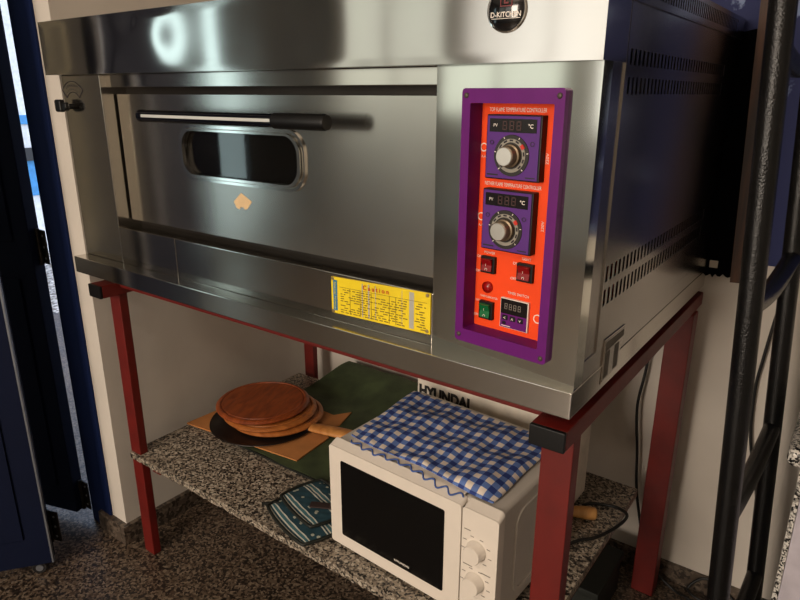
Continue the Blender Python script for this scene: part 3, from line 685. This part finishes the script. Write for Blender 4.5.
for x, t in ((.8065, .95), (.8065, .05), (1.0005, .94), (1.0005, .07)):
    bm = bmesh.new(); lathe(bm, [(0, .002), (.0025, .0016), (.0034, 0)], T((x, CY-.001, cz(x, t))) @ Matrix.Rotation(PI/2, 4, 'X'), 14); obj('rivet', bm, M['gold_rivet'], cpl, smooth=.9)

# ---- right side: frame, inset panel with louvres, cover, bracket
SX = 1.2475
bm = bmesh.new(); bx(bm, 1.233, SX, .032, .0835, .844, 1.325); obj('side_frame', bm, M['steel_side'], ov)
bm = bmesh.new(); bx(bm, 1.233, SX+.0012, .716, .786, .844, 1.325); obj('rear_corner_post', bm, M['steel_side'], ov)
def slotted(bm, y0, y1, z0, z1, rows, x):
    """sheet in the plane x with rows (z0,z1,ya,yb,n,w) of real slots cut through it"""
    zs = z0
    def q(a, b, c, d):
        if b-a > 1e-6 and d-c > 1e-6:
            bm.faces.new([bm.verts.new(p) for p in ((x, a, c), (x, b, c), (x, b, d), (x, a, d))])
    for (ra, rb, ya, yb, n, w) in sorted(rows):
        q(y0, y1, zs, ra); pitch = (yb-ya)/n; y = y0
        for k in range(n):
            s = ya+k*pitch; q(y, s, ra, rb); y = s+w
            # small louvre lip bent inward
            bm.faces.new([bm.verts.new(p) for p in ((x, s, ra), (x-.005, s+.0012, ra), (x-.005, s+.0012, rb), (x, s, rb))])
        q(y, y1, ra, rb); zs = rb
    q(y0, y1, zs, z1)
bm = bmesh.new()
slotted(bm, .0830, .7160, .875, 1.325, [(1.252, 1.2705, .096, .672, 34, .0075), (1.2175, 1.2375, .096, .668, 34, .0075), (.975, .9965, .089, .680, 34, .0085), (.940, .9635, .088, .672, 34, .0085)], SX+.002)
bx(bm, SX-.004, SX+.0021, .0822, .0830, .875, 1.325)
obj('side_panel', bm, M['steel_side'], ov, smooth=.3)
bm = bmesh.new(); slotted(bm, .085, .786, 1.325, 1.361, [(1.333, 1.354, .130, .720, 46, .0055)], 1.2525)
bx(bm, 1.2475, 1.2525, .086, .786, 1.3235, 1.3252); obj('vent_strip', bm, M['steel_side'], ov, smooth=.3)
bm = bmesh.new(); bx(bm, 1.2330, 1.2490, .034, .786, .844, .8745, .0006); obj('side_seam_strip', bm, M['steel_side'], ov)
MB = Matrix(((0, 1, 0, 1.2525), (1, 0, 0, 0), (0, 0, 1, 0), (0, 0, 0, 1)))     # local (y, x-offset, z)
def sidequad(bm, pts, x0, x1):
    a = [bm.verts.new((x0, y, z)) for y, z in pts]; b = [bm.verts.new((x1, y, z)) for y, z in pts]; n = len(pts)
    bm.faces.new(a); bm.faces.new(b[::-1])
    for k in range(n): bm.faces.new((a[k], b[k], b[(k+1) % n], a[(k+1) % n]))
bm = bmesh.new(); sidequad(bm, [(.112, .815), (.188, .817), (.188, .852), (.203, .864), (.203, .882), (.112, .884)], 1.2485, 1.2510)
sb = obj('side_bracket', bm, M['steel'], ov, smooth=.3)
bm = bmesh.new(); sidequad(bm, [(.115, .818), (.185, .820), (.185, .853), (.200, .865), (.200, .8795), (.115, .8812)], 1.2500, 1.2514); obj('bracket_plate', bm, M['steel_side'], sb, smooth=.3)
for q in ([(.119, .822), (.138, .822), (.138, .862), (.119, .862)], [(.160, .823), (.178, .823), (.178, .862), (.160, .862)], [(.119, .8645), (.197, .8665), (.197, .8765), (.119, .8785)]):
    bm = bmesh.new(); sidequad(bm, q, 1.2508, 1.2518); obj('bracket_slot', bm, M['slot_steel'], sb, smooth=.3)

# ------------------------------------------------------------------ microwave
mw = thing('microwave_oven', 'white microwave oven with two dial knobs under the blue checked cloth', 'microwave', (.925, .225, .317))
MM = T((.7331, .0849, 0)) @ Matrix.Rotation(-.051, 4, 'Z')           # local (u along the front, depth, z)
MW, MD, MZ0, MZ1 = .394, .300, .3235, .5565
for u in (.03, .36):
    for d_ in (.04, .27): bm = bmesh.new(); lathe(bm, [(0, .317), (.012, .317), (.013, .3265), (0, .3265)], MM @ T((u, d_, 0)), 16); obj('foot', bm, M['black_plastic'], mw)
bm = bmesh.new(); bx(bm, .004, MW-.004, .018, MD, MZ0+.003, MZ1, .008, 3, mat=MM); obj('housing', bm, M['white_shell'], mw)
SM = MM @ Matrix(((0, -1, 0, MW-.0045), (1, 0, 0, 0), (0, 0, 1, 0), (0, 0, 0, 1)))
bm = bmesh.new(); ring(bm, rrect(.066, .270, .352, .530, .03, 6), rrect(.074, .262, .360, .522, .024, 6), -.0035, .002, SM); obj('side_emboss', bm, M['white_shell'], mw, smooth=.9)
def face_shell(bm, u0, u1):
    """front shell: flat face, top and side edges leaning back to the housing"""
    z0, z1 = MZ0, MZ0+.2265
    A = rrect(u0, u1, z0, z1, .006, 4); B = rrect(u0, u1, z0, z1+.009, .009, 4)
    a0 = [bm.verts.new(MM @ Vector((x*.0+((x-(u0+u1)/2)*.994+(u0+u1)/2), 0, z))) for x, z in A]
    a1 = [bm.verts.new(MM @ Vector((x, .003, z))) for x, z in A]
    b = [bm.verts.new(MM @ Vector((x, .019, z))) for x, z in B]; n = len(A)
    bm.faces.new(a0); bm.faces.new(b[::-1])
    for p_, q_ in ((a0, a1), (a1, b)):
        for k in range(n): bm.faces.new((p_[k], q_[k], q_[(k+1) % n], p_[(k+1) % n]))
bm = bmesh.new(); face_shell(bm, 0, .3205); md = obj('door', bm, M['white_enamel'], mw, smooth=.7)
bm = bmesh.new(); prism(bm, rrect(.0325, .2855, .351, .5245, .004, 3), -.0010, .002, MM); obj('window_pane', bm, M['oven_glass'], md)
bm = text_bm('HYUNDAI', MM @ T((.190, -.0012, .3620)), .036, .0046, bold=.02); obj('lettering', bm, M['white_ink'], md, smooth=0)
bm = bmesh.new(); face_shell(bm, .3222, MW); mp_ = obj('control_panel', bm, M['white_enamel'], mw, smooth=.7)
for zk in (.4745, .4090):
    KM = MM @ T((.353, 0, zk)) @ Matrix.Rotation(PI/2, 4, 'X')
    bm = bmesh.new(); lathe(bm, [(.0195, -.001), (.0195, .0012), (.0178, .0026), (.0168, .0165), (.0155, .0182), (0, .0184)], KM, 36); obj('knob', bm, M['white_enamel'], mp_, smooth=.9)
    for k in range(8):
        a = math.radians(230-40*k); bm = bmesh.new()
        bx(bm, -.0035, .0035, -.0004, 0, -.0006, .0006, mat=MM @ T((.353+.0272*math.cos(a), -.0003, zk+.0262*math.sin(a)))); obj('dial_mark', bm, M['grey_ink'], mp_, smooth=0)
for b in ((.3275, .3400, .5080, .5094), (.3275, .3460, .4370, .4384), (.3640, .3830, .4340, .4354)):
    bm = bmesh.new(); bx(bm, b[0], b[1], -.0006, .0002, b[2], b[3], mat=MM); obj('printed_line', bm, M['grey_ink'], mp_, smooth=0)
bm = bmesh.new(); bx(bm, .3203, .3224, .004, .0185, MZ0+.003, MZ0+.222, mat=MM); obj('door_gap', bm, M['dark_gap'], mw)

# gingham cloth on the microwave
ZT = MZ1+.0035
def cloth_h(u, v):
    return ZT+.0035+.0022*math.sin(u*19+v*5)+.0018*math.sin(v*17+u*6)+.0012*math.sin(u*47-v*11)+.009*math.exp(-((u-.86)/.16)**2-((v-.75)/.25)**2)+.004*math.exp(-((u-.2)/.2)**2-((v-.5)/.3)**2)
NXc = NYc = 80
def cpos(u, v):
    x0, x1 = .002+.026*v, .362+.004*v
    x = x0+(x1-x0)*u+.003*math.sin(v*9)*(1 if u > .5 else -1)*abs(u-.5)
    d_ = .276-(.276-.026)*v-.004*math.sin(u*9)*v+.012*(1-u)*v*v
    z = cloth_h(u, v); e = min(u, 1-u, v, 1-v)
    if e < .05: z -= (z-ZT-.0012)*(1-e/.05)**2
    return MM @ Vector((x, d_, z))
bm = bmesh.new(); uvl = bm.loops.layers.uv.new('uv')
def sheet(bm, P, nx, ny, su, sv, th):
    top = [[bm.verts.new(P(i/nx, j/ny)+Vector((0, 0, th))) for i in range(nx+1)] for j in range(ny+1)]
    bot = [[bm.verts.new(P(i/nx, j/ny)) for i in range(nx+1)] for j in range(ny+1)]
    def F(vs, ij):
        f = bm.faces.new(vs)
        for lp, (a, b) in zip(f.loops, ij): lp[uvl].uv = (a/nx*su, b/ny*sv)
    for j in range(ny):
        for i in range(nx):
            ij = ((i, j), (i, j+1), (i+1, j+1), (i+1, j)); F([top[b][a] for a, b in ij], ij); F([bot[b][a] for a, b in ij[::-1]], ij[::-1])
    for i in range(nx):
        for j in (0, ny): F([top[j][i], top[j][i+1], bot[j][i+1], bot[j][i]], ((i, j), (i+1, j), (i+1, j), (i, j)))
    for j in range(ny):
        for i in (0, nx): F([top[j][i], top[j+1][i], bot[j+1][i], bot[j][i]], ((i, j), (i, j+1), (i, j+1), (i, j)))
sheet(bm, cpos, NXc, NYc, .350, .252, .0028)
ct = obj('checked_cloth', bm, M['gingham'], uvfn='keep', smooth=1.2); tag(ct, 'blue and white gingham cloth folded on top of the microwave', 'cloth')
bm = bmesh.new(); uvl = bm.loops.layers.uv.new('uv')
def spos(u, v):
    d_ = .040-(.027+.0055*math.sin(u*2*PI*9))*v-.004*math.sin(u*9)+.012*(1-u)
    z = ZT+.0004+.0010*(1-v)
    if d_ < .018: z -= (.018-d_)*.35
    return MM @ Vector((.040+.275*u, d_, z))
sheet(bm, spos, 120, 6, .275, .030, .0012)
obj('scalloped_edge', bm, plain('white_hem', srgb(222, 210, 198), .85), ct, uvfn='keep', smooth=1.2)
bm = bmesh.new(); tube(bm, [spos(k/160, 1)+Vector((0, 0, .0008)) for k in range(161)], .0017, 8); obj('blue_trim', bm, plain('blue_hem', srgb(70, 96, 160), .85), ct, smooth=1.2)

# white carton behind the microwave
bm = bmesh.new(); bx(bm, .716, 1.10, .422, .565, .3262, .66, .002); bxo = obj('appliance_carton', bm, M['white_card'])
tag(bxo, 'white cardboard carton with black lettering standing behind the microwave', 'box')
bm = bmesh.new(); text_bm('HYUNDAI', T((.792, .4216, .537)), .140, .030, bm=bm, bold=.06); obj('lettering', bm, M['black_ink'], bxo, smooth=0)

# ------------------------------------------------------------------ green oilcloth, cardboard, pan, boards
bm = bmesh.new(); uvl = bm.loops.layers.uv.new('uv')
def gpos(u, v):
    y = .226+(.752-.226)*v; t = max(0, (y-.56)/.19)
    return Vector((.165+.045*max(0, (y-.5)/.25)+.535*u, y+.003*math.sin(u*21), .3182+.042*t*t*(3-2*t)+.0007*(1+math.sin(u*31+v*28))*min(1, v*8)))
sheet(bm, gpos, 24, 40, .53, .53, .0045)
gc = obj('green_oilcloth', bm, M['green_cloth'], smooth=1.0, uvfn='keep'); tag(gc, 'dark green oilcloth spread on the granite shelf under the pan', 'cloth')
bm = bmesh.new(); bx(bm, .165, .70, .221, .2275, .3172, .3220, .0015); obj('hem', bm, M['green_trim'], gc)

bm = bmesh.new(); pts = [(.072, .207), (.462, .253), (.450, .388), (.385, .405), (.428, .455), (.405, .535), (.375, .49), (.09, .50)]  # right edge cut back where shadow would hide the sheet
a = [bm.verts.new((x, y, .3245)) for x, y in pts]; b = [bm.verts.new((x, y, .3278)) for x, y in pts]; n = len(pts)
bm.faces.new(a[::-1]); bm.faces.new(b)
for k in range(n): bm.faces.new((a[k], a[(k+1) % n], b[(k+1) % n], b[k]))
cb = obj('cardboard_sheet', bm, M['cardboard'], smooth=.3); tag(cb, 'flat brown cardboard sheet with torn corner and shadow notch under the black pan', 'cardboard')

pan = thing('frying_pan', 'black round pan with wooden handle holding the stacked round boards', 'pan', (.243, .347, .330))
bm = bmesh.new(); PM = T((.243, .347, .330))
lathe(bm, [(0, 0), (.132, 0), (.147, .0020), (.1530, .0058), (.1522, .0070), (.146, .0046), (.132, .0035), (0, .0035)], PM, 72); obj('pan_body', bm, M['pan'], pan, smooth=.9)
bm = bmesh.new()
hd = Vector((.150, .030, .006)); h0 = Vector((.395, .3785, .345)); hl = .185; d = hd.normalized(); sd = Vector((-d.y, d.x, 0)).normalized(); uu = d.cross(sd)*-1
prof = [(0, .018, .007), (.02, .021, .009), (.08, .023, .010), (.11, .0225, .0095), (.145, .019, .008), (.155, .012, .005)]
rings = []
for s, w, hh in prof:
    c = h0+d*s; rings.append([bm.verts.new(c+sd*w*math.cos(2*PI*k/16)+Vector((0, 0, 1))*hh*math.sin(2*PI*k/16)) for k in range(16)])
for a, b in zip(rings, rings[1:]):
    for k in range(16): bm.faces.new((a[k], a[(k+1) % 16], b[(k+1) % 16], b[k]))
bm.faces.new(rings[0][::-1]); bm.faces.new(rings[-1]); obj('handle', bm, M['handle_wood'], pan, smooth=.9)['label'] = 'pale wooden handle'
bm = bmesh.new(); tube(bm, [(.380, .374, .3335), (.392, .3775, .336), (.402, .380, .341), (.412, .382, .345)], .005, 10); obj('handle_tang', bm, M['pan'], pan)

# three round wooden boards
bm = bmesh.new()
lathe(bm, [(0, 0), (.120, 0), (.127, .002), (.1315, .0065), (.1315, .0085), (.128, .0115), (.124, .0140), (.1195, .0140), (.1175, .0112), (.1145, .0112), (.1125, .0136), (0, .0136)], T((.260, .378, .3375)), 96)
b0 = obj('wooden_board', bm, M['board_light'], smooth=.7, origin=(.260, .378, .3375)); tag(b0, 'lowest of the three round wooden boards, resting in the black pan', 'board', 'round wooden boards stacked in the pan')
def board(x, y, z, label, mat, rz, tilt=(0, 0)):
    o = b0.copy(); o.data = b0.data.copy(); o.data.materials[0] = M[mat]; COL.objects.link(o); o.location = (x, y, z); o.rotation_euler = (tilt[0], tilt[1], rz); o['label'] = label; return o
board(.246, .366, .3523, 'middle board of the three stacked round wooden boards', 'board_light', .7)
board(.220, .364, .3672, 'topmost reddish brown round wooden board on the stack in the pan', 'board', 1.9)

# ------------------------------------------------------------------ potholders
def potholder(name, cx, cy, z, ang, W, H, th, label, flip=1):
    MT = T((cx, cy, z)) @ Matrix.Rotation(ang, 4, 'Z'); bm = bmesh.new(); uvl = bm.loops.layers.uv.new('uv')
    n = 22
    def P(i, j, s):
        u, v = -1+2*i/n, -1+2*j/n
        # squircle outline
        k = 1-.10*(u*u*v*v)
        e = max(abs(u), abs(v)); puff = th*(1-.75*e**6)
        q = .0012*(math.cos(u*14)*math.cos(v*14)) if s > 0 and e < .9 else 0
        return MT @ Vector((u*W/2*k, v*H/2*k, (th*.0 if s < 0 else puff+q)))
    top = [[bm.verts.new(P(i, j, 1)) for i in range(n+1)] for j in range(n+1)]
    bot = [[top[j][i] if i in (0, n) or j in (0, n) else bm.verts.new(P(i, j, -1)) for i in range(n+1)] for j in range(n+1)]
    for g_, s in ((top, 1), (bot, -1)):
        for j in range(n):
            for i in range(n):
                idx = ((i, j), (i+1, j), (i+1, j+1), (i, j+1))
                if s < 0: idx = idx[::-1]
                f = bm.faces.new([g_[b][a] for a, b in idx])
                for lp, (a, b) in zip(f.loops, idx): lp[uvl].uv = ((b/n)*H+.003 if flip else (a/n)*W, (a/n)*W)
    o = obj(name, bm, M['potholder'], uvfn='keep', smooth=1.3); tag(o, label, 'potholder', 'teal striped quilted potholders')
    bm = bmesh.new(); path = []
    for k in range(4*n):
        s_, t_ = divmod(k, n)
        i, j = ((t_, 0), (n, t_), (n-t_, n), (0, n-t_))[s_]; p = P(i, j, 1); p.z = max(p.z, z+.004); path.append(p)
    path.append(path[0].copy()); tube(bm, path, .0038, 8, cap=False); obj('binding', bm, M['green_trim'], o, smooth=1.2)['label'] = 'dark fabric binding'
    return o
A1 = math.radians(-17)
p1 = potholder('potholder', .640, .135, .3180, A1, .185, .175, .0085, 'larger teal striped potholder lying lowest, on the granite beside the microwave')
p2 = potholder('potholder', .628, .150, .3285, A1, .155, .120, .0075, 'smaller teal flowered potholder lying on the larger one beside the microwave')
bm = bmesh.new(); bx(bm, -.05, .05, -.010, .010, 0, .004, .0018, mat=T((.675, .150, .3385)) @ Matrix.Rotation(math.radians(28), 4, 'Z')); obj('hanging_loop', bm, plain('brown_loop', srgb(44, 28, 26), .8), p2)
bm = bmesh.new(); tube(bm, smooth_path([(.556, .105, .324), (.535, .098, .3205), (.520, .082, .3205)]), .0035, 8); obj('corner_loop', bm, M['green_trim'], p1)

# ------------------------------------------------------------------ wooden handle and cable on the shelf's right
bm = bmesh.new(); lathe(bm, [(0, 0), (.010, .001), (.014, .006), (.0145, .03), (.012, .05), (.0125, .055), (0, .056)], T((1.160, .490, .341)) @ Matrix.Rotation(math.radians(-115), 4, 'Z') @ Matrix.Rotation(PI/2, 4, 'Y') if False else T((1.158, .487, .3322)) @ Matrix.Rotation(math.radians(205), 4, 'Z') @ Matrix.Rotation(PI/2, 4, 'Y'), 28)
rp = obj('wooden_utensil', bm, M['pale_wood'], smooth=.8); tag(rp, 'pale wooden handle end lying on the granite behind the right front red leg', 'utensil')
bm = bmesh.new(); tube(bm, smooth_path([(1.14, .365, .3207), (1.155, .395, .3207), (1.180, .425, .3207), (1.206, .480, .326), (1.212, .525, .330), (1.18, .548, .3245), (1.13, .535, .3207), (1.115, .515, .3207)], 10), .0036, 10)
cb2 = obj('power_cable', bm, M['cable'], smooth=1.2); tag(cb2, 'black cable looping on the right end of the granite shelf', 'cable')
bm = bmesh.new(); tube(bm, smooth_path([(1.15, .785, .80), (1.153, .775, .60), (1.145, .765, .48), (1.158, .765, .36), (1.172, .772, .22), (1.22, .765, .06), (1.285, .760, .0045), (1.33, .745, .0045), (1.40, .73, .0045), (1.435, .765, .0045), (1.42, .781, .03), (1.36, .781, .055), (1.325, .77, .02), (1.34, .755, .0105), (1.38, .748, .0105), (1.40, .735, .0125)], 10), .0036, 10)
cb3 = obj('power_cable', bm, M['cable'], smooth=1.2); tag(cb3, 'black cable hanging behind the oven and coiled on the floor by the back wall', 'cable')
bm = bmesh.new(); tube(bm, smooth_path([(1.425, .79, .95), (1.405, .785, .80), (1.392, .785, .66), (1.388, .785, .58), (1.398, .785, .46), (1.435, .785, .30), (1.452, .783, .10), (1.475, .775, .006)], 10), .0035, 10)
cb4 = obj('power_cable', bm, M['cable'], smooth=1.2); tag(cb4, 'thin black cable hanging down the white wall behind the black ladder frame', 'cable')
# dark green crate on the floor behind the right leg
bm = bmesh.new(); bx(bm, 1.08, 1.175, .50, .68, 0, .10, .006); bx(bm, 1.075, 1.18, .495, .685, .095, .115, .004)
o = obj('storage_box', bm, plain('dark_green_box', srgb(20, 24, 18), .7)); tag(o, 'dark green box on the floor under the shelf beside the right rear red leg', 'box')

# ------------------------------------------------------------------ things on and by the back wall at the right
bm = bmesh.new(); bx(bm, .95, 2.2, .7945, .7995, .868, 2.1, .002); o = obj('painted_panel', bm, M['flaking_blue']); tag(o, 'blue board with flaking paint on the back wall behind the black ladder frame', 'board')
# dark plastic sheet hanging behind the oven
bm = bmesh.new(); random.seed(5); n = 60; rows = []
for j in range(21):
    z = 1.33-(1.33-.832)*j/20
    rows.append([bm.verts.new((1.02+.305*i/n+.004*math.sin(j*.8), .7925+.0015*math.sin(i*.35+j*.1), z+(random.uniform(-.007, .006) if j == 20 else 0)+(.014*math.sin(i*.13+1) if j == 0 else 0))) for i in range(n+1)])
for a, b in zip(rows, rows[1:]):
    for i in range(n): bm.faces.new((a[i], b[i], b[i+1], a[i+1]))
bmesh.ops.solidify(bm, geom=bm.faces[:], thickness=.002)
o = obj('plastic_sheet', bm, M['black_cloth'], smooth=1.2); tag(o, 'black sheet with ragged lower edge hanging on the wall behind the oven', 'sheet')
bm = bmesh.new(); PA = Vector((1.270, .748, 1.62)); PB = Vector((1.308, .748, .835))
dx = (PB-PA).normalized(); sx = Vector((-dx.z, 0, dx.x)).normalized()
if sx.x < 0: sx = -sx
vs = []
for y in (.735, .757):
    for p in (PA, PB):
        for w in (0, .042): q = p+sx*w; vs.append(bm.verts.new((q.x, y, q.z)))
for f in ((0, 1, 3, 2), (4, 6, 7, 5), (0, 2, 6, 4), (1, 5, 7, 3), (0, 4, 5, 1), (2, 3, 7, 6)): bm.faces.new([vs[k] for k in f])
o = obj('wooden_plank', bm, M['plank'], smooth=.3); tag(o, 'dark brown wooden plank upright at the wall between oven and black ladder frame', 'plank')
bm = bmesh.new(); bx(bm, 1.254, 1.271, .7882, .7900, .849, .865); o = obj('paper_tag', bm, M['white_card']); tag(o, 'tiny white paper tag at the bottom of the black hanging sheet', 'paper')

# black ladder frame standing right of the oven
rk = thing('ladder_frame', 'black hammered metal ladder frame standing upright at the right of the oven', 'ladder', (1.465, .43, 0))
def sx_(y, z): return (1.4615-.058*z) if y < .4 else (1.482-.066*z)
for y in (.25, .62):
    bm = bmesh.new(); tube(bm, [(sx_(y, z), y, z) for z in (0, .4, .8, 1.2, 1.62)], .0168, 20); obj('post', bm, M['rack'], rk, smooth=1.2)
for z in (.24, .585, .93, 1.275):
    bm = bmesh.new(); pts = []
    for k in range(13):
        t = k/12; y = .25+.37*t; pts.append((sx_(.2, z)*(1-t)+sx_(.6, z)*t+.0, y, z-.018*math.sin(PI*t)+.0))
    tube(bm, pts, .0155, 14); obj('rung', bm, M['rack'], rk, smooth=1.2)

# granite table at the right edge of the picture
gt = thing('granite_table', 'black and white granite table at the right edge of the picture', 'table', (1.8, .55, 0))
bm = bmesh.new(); bx(bm, 1.484, 2.15, .40, .787, .620, .655, .012, 3); obj('tabletop', bm, M['granite_light'], gt)
bm = bmesh.new(); bx(bm, 1.506, 1.5145, .42, .78, 0, .6195); obj('side_slab', bm, M['granite_light'], gt)
bm = bmesh.new(); bx(bm, 1.5150, 2.10, .405, .78, .0, .6195, .002); obj('cabinet', bm, M['lavender'], gt)
